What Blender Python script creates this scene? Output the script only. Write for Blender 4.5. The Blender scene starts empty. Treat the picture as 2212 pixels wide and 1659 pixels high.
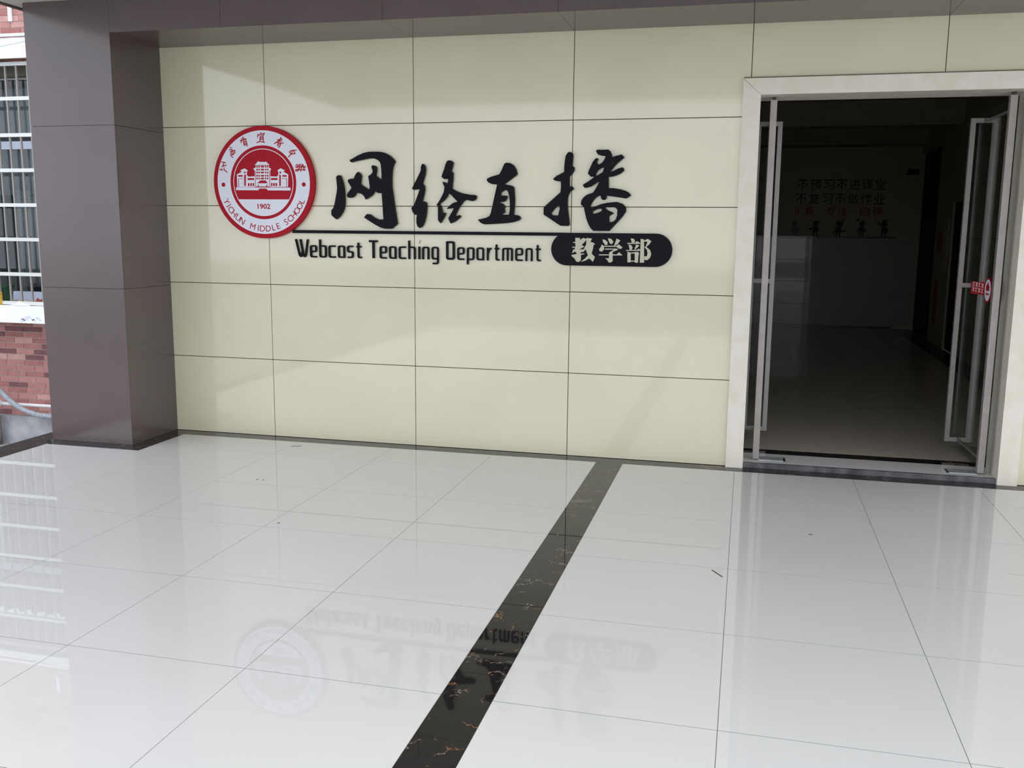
import bpy, bmesh, math, random
from mathutils import Vector, Matrix
from mathutils.geometry import tessellate_polygon
random.seed(7)
PI = math.pi
C = bpy.context.scene.collection
SC = bpy.context.scene

# ------------------------------------------------------------ camera
cam_d = bpy.data.cameras.new('camera'); cam = bpy.data.objects.new('camera', cam_d); C.objects.link(cam)
SC.camera = cam
F_PX = 2042.8
cam_d.sensor_fit = 'HORIZONTAL'; cam_d.sensor_width = 36.0; cam_d.lens = 36.0 * F_PX / 2212.0
cam_d.clip_start = 0.05; cam_d.clip_end = 300
def cam_matrix(pos, a, b, c):
    ca, sa, cb, sb, cc, sc = math.cos(a), math.sin(a), math.cos(b), math.sin(b), math.cos(c), math.sin(c)
    right = Vector((ca, -sa, 0)); fwd = Vector((sa*cb, ca*cb, sb)); up = right.cross(fwd)
    r2 = right*cc + up*sc; u2 = -right*sc + up*cc
    m = Matrix((r2, u2, -fwd)).transposed().to_4x4(); m.translation = Vector(pos)
    return m
cam.matrix_world = cam_matrix((2.4831, -6.9077, 1.6911), -0.2420, -0.1619, 0.0093)

# ------------------------------------------------------------ sky: bright overcast
w = bpy.data.worlds.new('world'); SC.world = w; w.use_nodes = True
wn = w.node_tree.nodes; wl = w.node_tree.links
bg = wn['Background']
tc = wn.new('ShaderNodeTexCoord'); sx = wn.new('ShaderNodeSeparateXYZ'); cr = wn.new('ShaderNodeValToRGB')
wl.new(tc.outputs['Generated'], sx.inputs[0]); wl.new(sx.outputs['Z'], cr.inputs[0]); wl.new(cr.outputs[0], bg.inputs[0])
cr.color_ramp.elements[0].position = 0.0; cr.color_ramp.elements[0].color = (0.88, 0.94, 1.04, 1)
cr.color_ramp.elements[1].position = 1.0; cr.color_ramp.elements[1].color = (0.97, 1.00, 1.05, 1)
bg.inputs[1].default_value = 1.2
# soft sun behind thin cloud
sd = bpy.data.lights.new('sun', 'SUN'); sun = bpy.data.objects.new('sun', sd); C.objects.link(sun)
sd.energy = 0.6; sd.angle = math.radians(50); sd.color = (1.0, 0.97, 0.92)
sun.rotation_euler = (math.radians(48), 0, math.radians(35))

SC.view_settings.view_transform = 'Standard'; SC.view_settings.look = 'None'
SC.view_settings.exposure = 0.62; SC.view_settings.gamma = 1.0; SC.view_settings.use_curve_mapping = False
SC.render.film_transparent = False
SC.cycles.max_bounces = 10; SC.cycles.diffuse_bounces = 6; SC.cycles.glossy_bounces = 6; SC.cycles.transparent_max_bounces = 12
SC.cycles.use_denoising = True

# ------------------------------------------------------------ materials
def mat(name, col, rough=0.5, metal=0.0, spec=0.5, coat=0.0, coat_rough=0.03, noise=None, bump=None, coat_ior=1.5):
    """noise = (scale, amount, detail[, second colour]); bump = (scale, strength)"""
    m = bpy.data.materials.new(name); m.use_nodes = True
    nt = m.node_tree; b = nt.nodes['Principled BSDF']
    b.inputs['Base Color'].default_value = (*col, 1); b.inputs['Roughness'].default_value = rough
    b.inputs['Metallic'].default_value = metal; b.inputs['Specular IOR Level'].default_value = spec
    b.inputs['Coat Weight'].default_value = coat; b.inputs['Coat Roughness'].default_value = coat_rough; b.inputs['Coat IOR'].default_value = coat_ior
    geo = nt.nodes.new('ShaderNodeNewGeometry')
    if noise:
        n = nt.nodes.new('ShaderNodeTexNoise'); n.inputs['Scale'].default_value = noise[0]; n.inputs['Detail'].default_value = noise[2]
        nt.links.new(geo.outputs['Position'], n.inputs['Vector'])
        r = nt.nodes.new('ShaderNodeValToRGB'); a = noise[1]
        c2 = noise[3] if len(noise) > 3 else tuple(min(1, c*(1+a)) for c in col)
        r.color_ramp.elements[0].position = 0.35; r.color_ramp.elements[0].color = (*[c*(1-a) for c in col], 1)
        r.color_ramp.elements[1].position = 0.65; r.color_ramp.elements[1].color = (*c2, 1)
        nt.links.new(n.outputs['Fac'], r.inputs[0]); nt.links.new(r.outputs[0], b.inputs['Base Color'])
    if bump:
        n2 = nt.nodes.new('ShaderNodeTexNoise'); n2.inputs['Scale'].default_value = bump[0]; n2.inputs['Detail'].default_value = 3
        nt.links.new(geo.outputs['Position'], n2.inputs['Vector'])
        bp = nt.nodes.new('ShaderNodeBump'); bp.inputs['Strength'].default_value = bump[1]; bp.inputs['Distance'].default_value = 0.01
        nt.links.new(n2.outputs['Fac'], bp.inputs['Height']); nt.links.new(bp.outputs[0], b.inputs['Normal'])
    return m
M = {}
M['cream'] = mat('cream_panel', (0.745, 0.70, 0.51), 0.5, spec=0.2, coat=1.0, coat_rough=0.06, coat_ior=1.75, noise=(1.1, 0.035, 4), bump=(9, 0.02))
M['backing'] = mat('joint_backing', (0.06, 0.055, 0.035), 0.9)
M['brown'] = mat('brown_panel', (0.106, 0.077, 0.078), 0.5, spec=0.2, coat=0.8, coat_rough=0.17, coat_ior=1.7, noise=(1.6, 0.06, 3), bump=(1.5, 0.03))
M['soffit'] = mat('brown_soffit_panel', (0.110, 0.080, 0.074), 0.4, spec=0.2, coat=0.5, coat_rough=0.06, noise=(1.6, 0.04, 3))
M['black'] = mat('black_acrylic', (0.007, 0.007, 0.011), 0.5, spec=0.12)
M['tile'] = mat('white_polished_tile', (0.735, 0.735, 0.735), 0.5, spec=0.1, coat=0.85, coat_rough=0.004, noise=(1.4, 0.012, 5))
M['hall_tile'] = mat('hall_floor_tile', (0.60, 0.55, 0.47), 0.35, spec=0.2, coat=0.6, coat_rough=0.02)
M['grout'] = mat('grout', (0.12, 0.115, 0.10), 0.9)
M['plaster'] = mat('white_plaster', (0.60, 0.59, 0.56), 0.9, noise=(6, 0.03, 4))
M['fascia'] = mat('grey_fascia', (0.10, 0.09, 0.08), 0.9)
M['steel'] = mat('brushed_steel', (0.36, 0.33, 0.31), 0.45, metal=0.4, noise=(14, 0.06, 4))
M['steel2'] = mat('floor_plate_steel', (0.66, 0.70, 0.74), 0.42, metal=0.7, noise=(20, 0.15, 4))
M['glass_edge'] = mat('green_glass_edge', (0.16, 0.185, 0.17), 0.3)
M['stone'] = mat('cream_marble', (0.79, 0.725, 0.60), 0.4, spec=0.3, coat=0.2, coat_rough=0.06, noise=(9, 0.0, 8, (0.84, 0.79, 0.71)))
M['red'] = mat('emblem_red', (0.42, 0.008, 0.022), 0.5, spec=0.15)
M['white'] = mat('emblem_white', (0.82, 0.84, 0.93), 0.5, spec=0.2)
M['cutout'] = mat('plaque_letter_cream', (0.60, 0.57, 0.43), 0.5)
M['ghost'] = mat('faded_glue_mark', (0.45, 0.43, 0.33), 0.8)
M['hall_wall'] = mat('hall_plaster', (0.46, 0.42, 0.32), 0.9)
M['hall_ceiling'] = mat('hall_ceiling_paint', (0.36, 0.33, 0.27), 0.9)
M['dado'] = mat('glossy_dado_tile', (0.40, 0.36, 0.31), 0.4, coat=0.45, coat_rough=0.03)
M['dark'] = mat('black_marble_plain', (0.012, 0.010, 0.012), 0.35, coat=0.4)
M['darkdoor'] = mat('dark_opening', (0.006, 0.005, 0.010), 0.8)  # near-black, puts the dark of an unlit opening into the colour
M['ink'] = mat('dark_wall_lettering', (0.02, 0.02, 0.03), 0.7)
M['redink'] = mat('dark_red_lettering', (0.30, 0.01, 0.03), 0.7)
M['figure_grey'] = mat('grey_figure', (0.22, 0.22, 0.24), 0.7)
M['figure_green'] = mat('green_figure', (0.01, 0.06, 0.05), 0.7)
M['poster'] = mat('faded_red_paper', (0.35, 0.12, 0.06), 0.8)
M['paper'] = mat('pale_paper', (0.55, 0.5, 0.42), 0.8)
M['mortar'] = mat('pale_mortar', (0.50, 0.41, 0.39), 0.9)
M['concrete'] = mat('grey_concrete', (0.27, 0.29, 0.33), 0.75, noise=(3.0, 0.35, 8, (0.42, 0.43, 0.46)), bump=(5, 0.8))
M['ground'] = mat('yard_paving', (0.30, 0.29, 0.28), 0.9, noise=(2, 0.1, 5))
M['whitepaint'] = mat('white_paint', (0.80, 0.83, 0.86), 0.6, noise=(4, 0.03, 5))
M['ledge'] = mat('white_ledge_flaking', (0.88, 0.92, 0.94), 0.7, noise=(9, 0.02, 5))
M['awning'] = mat('white_plastic_sheet', (0.80, 0.83, 0.86), 0.45, noise=(5, 0.08, 6))
M['upvc'] = mat('bluish_white_frame', (0.50, 0.56, 0.72), 0.4)
M['grille'] = mat('galvanised_bar', (0.27, 0.27, 0.26), 0.5, metal=0.2)
M['grille_white'] = mat('pale_galvanised_rail', (0.66, 0.69, 0.68), 0.4, metal=0.2)
M['curtain'] = mat('grey_curtain', (0.42, 0.43, 0.45), 0.9)
M['riser'] = mat('worn_marble_lit_grey', (0.085, 0.082, 0.09), 0.45, noise=(9, 0.4, 7, (0.16, 0.155, 0.165)))  # dark marble riser; the light falling on it is put into the grey
M['room_dark'] = mat('unlit_room', (0.03, 0.035, 0.04), 0.9)
M['pvc'] = mat('white_pvc', (0.72, 0.72, 0.74), 0.35)
M['pvc_old'] = mat('dirty_grey_pipe', (0.20, 0.19, 0.17), 0.7, noise=(18, 0.25, 5))
M['conduit'] = mat('grey_ribbed_conduit', (0.30, 0.33, 0.38), 0.55, noise=(25, 0.2, 4))
M['pot'] = mat('dark_green_pot', (0.012, 0.05, 0.025), 0.4)
M['yellow'] = mat('yellow_tin', (0.65, 0.42, 0.05), 0.45, noise=(25, 0.2, 3))
M['cloth_white'] = mat('white_rag', (0.75, 0.70, 0.72), 0.9)
M['cloth_red'] = mat('red_brown_rag', (0.28, 0.06, 0.04), 0.9)
M['debris'] = mat('dark_leaf_bit', (0.06, 0.05, 0.04), 0.9)
BR = [mat('brick_red', (0.40, 0.185, 0.170), 0.85, noise=(12, 0.10, 4)), mat('brick_red_light', (0.44, 0.215, 0.200), 0.85, noise=(12, 0.10, 4)),
      mat('brick_maroon', (0.19, 0.085, 0.090), 0.85, noise=(12, 0.12, 4)), mat('brick_pink', (0.51, 0.29, 0.265), 0.85, noise=(12, 0.10, 4)),
      mat('brick_deep', (0.34, 0.145, 0.135), 0.85, noise=(12, 0.10, 4))]

def vein_marble():
    m = bpy.data.materials.new('black_marble_gold_veins'); m.use_nodes = True
    nt = m.node_tree; N = nt.nodes; L = nt.links; b = N['Principled BSDF']
    b.inputs['Roughness'].default_value = 0.02; b.inputs['Specular IOR Level'].default_value = 0.2
    g = N.new('ShaderNodeNewGeometry')
    n1 = N.new('ShaderNodeTexNoise'); n1.inputs['Scale'].default_value = 7; n1.inputs['Detail'].default_value = 6; n1.inputs['Roughness'].default_value = 0.65
    L.new(g.outputs['Position'], n1.inputs['Vector'])
    mx = N.new('ShaderNodeMix'); mx.data_type = 'VECTOR'; mx.inputs['Factor'].default_value = 0.22
    L.new(g.outputs['Position'], mx.inputs['A']); L.new(n1.outputs['Color'], mx.inputs['B'])
    v = N.new('ShaderNodeTexVoronoi'); v.feature = 'DISTANCE_TO_EDGE'; v.inputs['Scale'].default_value = 9.5
    L.new(mx.outputs['Result'], v.inputs['Vector'])
    r = N.new('ShaderNodeValToRGB'); r.color_ramp.elements[0].position = 0.005; r.color_ramp.elements[0].color = (1, 1, 1, 1)
    r.color_ramp.elements[1].position = 0.017; r.color_ramp.elements[1].color = (0, 0, 0, 1)
    L.new(v.outputs['Distance'], r.inputs[0])
    n2 = N.new('ShaderNodeTexNoise'); n2.inputs['Scale'].default_value = 9; n2.inputs['Detail'].default_value = 5
    L.new(g.outputs['Position'], n2.inputs['Vector'])
    r2 = N.new('ShaderNodeValToRGB'); r2.color_ramp.elements[0].position = 0.53; r2.color_ramp.elements[1].position = 0.58
    L.new(n2.outputs['Fac'], r2.inputs[0])
    mu = N.new('ShaderNodeMath'); mu.operation = 'MULTIPLY'; L.new(r.outputs[0], mu.inputs[0]); L.new(r2.outputs[0], mu.inputs[1])
    n3 = N.new('ShaderNodeTexNoise'); n3.inputs['Scale'].default_value = 5; L.new(g.outputs['Position'], n3.inputs['Vector'])
    r3 = N.new('ShaderNodeValToRGB'); r3.color_ramp.elements[0].position = 0.42; r3.color_ramp.elements[0].color = (0.36, 0.35, 0.31, 1)
    r3.color_ramp.elements[1].position = 0.55; r3.color_ramp.elements[1].color = (0.42, 0.20, 0.08, 1)
    L.new(n3.outputs['Fac'], r3.inputs[0])
    n4 = N.new('ShaderNodeTexNoise'); n4.inputs['Scale'].default_value = 3; L.new(g.outputs['Position'], n4.inputs['Vector'])
    r4 = N.new('ShaderNodeValToRGB'); r4.color_ramp.elements[0].color = (0.014, 0.013, 0.015, 1); r4.color_ramp.elements[1].color = (0.024, 0.021, 0.021, 1)
    L.new(n4.outputs['Fac'], r4.inputs[0])
    mc = N.new('ShaderNodeMix'); mc.data_type = 'RGBA'
    L.new(mu.outputs[0], mc.inputs['Factor']); L.new(r4.outputs[0], mc.inputs['A']); L.new(r3.outputs[0], mc.inputs['B'])
    L.new(mc.outputs['Result'], b.inputs['Base Color'])
    return m
M['vein'] = vein_marble()
M['vein_dull'] = vein_marble(); M['vein_dull'].name = 'weathered_black_marble'
_b = M['vein_dull'].node_tree.nodes['Principled BSDF']; _b.inputs['Roughness'].default_value = 0.5; _b.inputs['Specular IOR Level'].default_value = 0.35

def glass(name, tint, ior=1.5):
    m = bpy.data.materials.new(name); m.use_nodes = True
    nt = m.node_tree; nt.nodes.remove(nt.nodes['Principled BSDF']); out = nt.nodes['Material Output']
    t = nt.nodes.new('ShaderNodeBsdfTransparent'); t.inputs[0].default_value = (*tint, 1)
    g = nt.nodes.new('ShaderNodeBsdfGlossy'); g.inputs['Roughness'].default_value = 0.01; g.inputs[0].default_value = (1, 1, 1, 1)
    f = nt.nodes.new('ShaderNodeFresnel'); ge = nt.nodes.new('ShaderNodeNewGeometry'); mr = nt.nodes.new('ShaderNodeMix')
    mr.inputs[2].default_value = ior; mr.inputs[3].default_value = 1/ior; nt.links.new(ge.outputs['Backfacing'], mr.inputs[0]); nt.links.new(mr.outputs[0], f.inputs[0])
    x = nt.nodes.new('ShaderNodeMixShader')
    nt.links.new(f.outputs[0], x.inputs[0]); nt.links.new(t.outputs[0], x.inputs[1]); nt.links.new(g.outputs[0], x.inputs[2]); nt.links.new(x.outputs[0], out.inputs[0])
    return m
M['glass'] = glass('clear_door_glass', (0.96, 0.975, 0.97), 1.3)
M['winglass'] = glass('window_glass', (0.74, 0.78, 0.78), 1.45)

# ------------------------------------------------------------ helpers
def link(name, bm, m, parent=None):
    me = bpy.data.meshes.new(name); bmesh.ops.recalc_face_normals(bm, faces=bm.faces[:]); bm.to_mesh(me); bm.free(); me.materials.append(m)
    o = bpy.data.objects.new(name, me); C.objects.link(o)
    if parent: o.parent = parent
    return o
def bx(bm, x0, x1, y0, y1, z0, z1, mat4=None):
    vs = [bm.verts.new(Vector(p) if mat4 is None else mat4 @ Vector(p)) for p in
          ((x0,y0,z0),(x1,y0,z0),(x1,y1,z0),(x0,y1,z0),(x0,y0,z1),(x1,y0,z1),(x1,y1,z1),(x0,y1,z1))]
    for f in ((0,3,2,1),(4,5,6,7),(0,1,5,4),(1,2,6,5),(2,3,7,6),(3,0,4,7)): bm.faces.new([vs[i] for i in f])
def box(name, x0, x1, y0, y1, z0, z1, m, parent=None, bevel=0.0):
    bm = bmesh.new(); bx(bm, x0, x1, y0, y1, z0, z1)
    if bevel: bmesh.ops.bevel(bm, geom=bm.edges[:], offset=bevel, segments=1, affect='EDGES')
    return link(name, bm, m, parent)
def tag(o, label=None, cat=None, group=None, kind=None):
    if label: o['label'] = label
    if cat: o['category'] = cat
    if group: o['group'] = group
    if kind: o['kind'] = kind
    return o
def empty(name, loc, label=None, cat=None, group=None, kind=None):
    o = bpy.data.objects.new(name, None); C.objects.link(o); o.location = loc; o.empty_display_size = 0.1
    return tag(o, label, cat, group, kind)
def shape(bm, outer, holes, y0, y1):
    """flat outline (x, z) with holes, given thickness from y0 (front) to y1 (back)"""
    loops = [outer] + list(holes)
    pts = [p for l in loops for p in l]
    tris = tessellate_polygon([[Vector((a, b, 0)) for a, b in l] for l in loops])
    f = [bm.verts.new((a, y0, b)) for a, b in pts]; k = [bm.verts.new((a, y1, b)) for a, b in pts]
    for t in tris:
        try: bm.faces.new([f[i] for i in t]); bm.faces.new([k[i] for i in reversed(t)])
        except ValueError: pass
    s = 0
    for l in loops:
        n = len(l)
        for i in range(n):
            a, b = s + i, s + (i+1) % n
            try: bm.faces.new((f[a], f[b], k[b], k[a]))
            except ValueError: pass
        s += n
def disc(r, n=64, cx=0, cz=0): return [(cx + r*math.cos(2*PI*i/n), cz + r*math.sin(2*PI*i/n)) for i in range(n)]
def ccw(l):
    a = sum(l[i][0]*l[(i+1)%len(l)][1]-l[(i+1)%len(l)][0]*l[i][1] for i in range(len(l)))
    return l if a > 0 else l[::-1]
STK = [0]
def stroke(bm, pts, wd, y0, y1, ext=True):
    """a bar along each leg of the polyline; each leg a hair deeper than the last so that faces never coincide"""
    for (a, b), (c, d) in zip(pts, pts[1:]):
        v = Vector((c-a, d-b)); L = v.length
        if L < 1e-6: continue
        v /= L; n = Vector((-v.y, v.x)) * wd/2; e = v * (wd/2 if ext else 0)
        q = [Vector((a,b))-e-n, Vector((c,d))+e-n, Vector((c,d))+e+n, Vector((a,b))-e+n]
        STK[0] = (STK[0]+1) % 7
        shape(bm, [(p.x, p.y) for p in q], [], y0-0.00012*STK[0], y1)
def rounded(pts, r):
    out = [pts[0]]
    for a, b, c in zip(pts, pts[1:], pts[2:]):
        u = Vector(a)-Vector(b); v = Vector(c)-Vector(b); k = min(r, u.length*0.45, v.length*0.45)
        p = Vector(b)+u.normalized()*k; q = Vector(b)+v.normalized()*k
        for t in (0, 0.33, 0.67, 1): out.append(tuple(p*(1-t)**2 + Vector(b)*2*t*(1-t) + q*t*t))
    return out + [pts[-1]]
def ribbon(bm, pts, wd, y0, y1):
    """one mitred band of even width along a polyline"""
    P = [Vector(p) for p in pts]; P = [p for i, p in enumerate(P) if i == 0 or (p-P[i-1]).length > 1e-5]
    closed = (P[0]-P[-1]).length < 1e-4
    if closed: P = P[:-1]
    n = len(P); Ls, Rs = [], []
    for i in range(n):
        d0 = (P[i]-P[i-1]).normalized() if (i or closed) else None; d1 = (P[(i+1) % n]-P[i]).normalized() if (i < n-1 or closed) else None
        d0 = d0 or d1; d1 = d1 or d0
        m = Vector((-(d0+d1).y, (d0+d1).x)).normalized(); nrm = Vector((-d0.y, d0.x)); k = wd/2/max(0.5, m.dot(nrm))
        Ls.append(P[i]+m*k); Rs.append(P[i]-m*k)
    STK[0] = (STK[0]+1) % 7; y0 -= 0.00012*STK[0]
    F = lambda p, y: bm.verts.new((p.x, y, p.y))
    lf, lb, rf_, rb_ = [F(p, y0) for p in Ls], [F(p, y1) for p in Ls], [F(p, y0) for p in Rs], [F(p, y1) for p in Rs]
    for i in range(n if closed else n-1):
        j = (i+1) % n
        for q in ((lf[i], rf_[i], rf_[j], lf[j]), (lb[i], lb[j], rb_[j], rb_[i]), (lf[i], lf[j], lb[j], lb[i]), (rf_[i], rb_[i], rb_[j], rf_[j])): bm.faces.new(q)
    if not closed:
        for i in (0, n-1): bm.faces.new((lf[i], lb[i], rb_[i], rf_[i]))
def tube(bm, pts, r, n=10):
    rings = []
    for i, p in enumerate(pts):
        p = Vector(p); a = Vector(pts[max(0, i-1)]); b = Vector(pts[min(len(pts)-1, i+1)]); d = (b-a).normalized()
        u = d.cross(Vector((0.3, 0.2, 1))).normalized() if abs(d.z) < 0.98 else Vector((1, 0, 0)); v = d.cross(u)
        rr = r[i] if isinstance(r, (list, tuple)) else r
        rings.append([bm.verts.new(p + u*rr*math.cos(2*PI*k/n) + v*rr*math.sin(2*PI*k/n)) for k in range(n)])
    for a, b in zip(rings, rings[1:]):
        for k in range(n): bm.faces.new((a[k], a[(k+1)%n], b[(k+1)%n], b[k]))
    bm.faces.new(rings[0][::-1]); bm.faces.new(rings[-1])
def smooth(o):
    for p in o.data.polygons: p.use_smooth = True
    return o
def text_mesh(name, body, size, m, parent, depth=0.002, fit=None, offset=0.0):
    """letters in the x-z plane facing -y, centred on the origin; fit = (width, height)"""
    c = bpy.data.curves.new(name, 'FONT'); c.body = body; c.size = size; c.extrude = depth/2; c.offset = offset; c.resolution_u = 3
    t = bpy.data.objects.new('tmp', c); C.objects.link(t); bpy.context.view_layer.update()
    me = bpy.data.meshes.new_from_object(t.evaluated_get(bpy.context.evaluated_depsgraph_get()))
    bpy.data.objects.remove(t); bpy.data.curves.remove(c)
    me.transform(Matrix.Rotation(PI/2, 4, 'X'))
    xs = [v.co.x for v in me.vertices]; zs = [v.co.z for v in me.vertices]
    cxx, czz = (min(xs)+max(xs))/2, (min(zs)+max(zs))/2
    sx_, sz_ = (fit[0]/(max(xs)-min(xs)), fit[1]/(max(zs)-min(zs))) if fit else (1, 1)
    me.transform(Matrix.Diagonal((sx_, 1, sz_, 1)) @ Matrix.Translation((-cxx, 0, -czz)))
    me.materials.clear(); me.materials.append(m); me.name = name
    o = bpy.data.objects.new(name, me); C.objects.link(o)
    if parent: o.parent = parent
    return o
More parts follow.
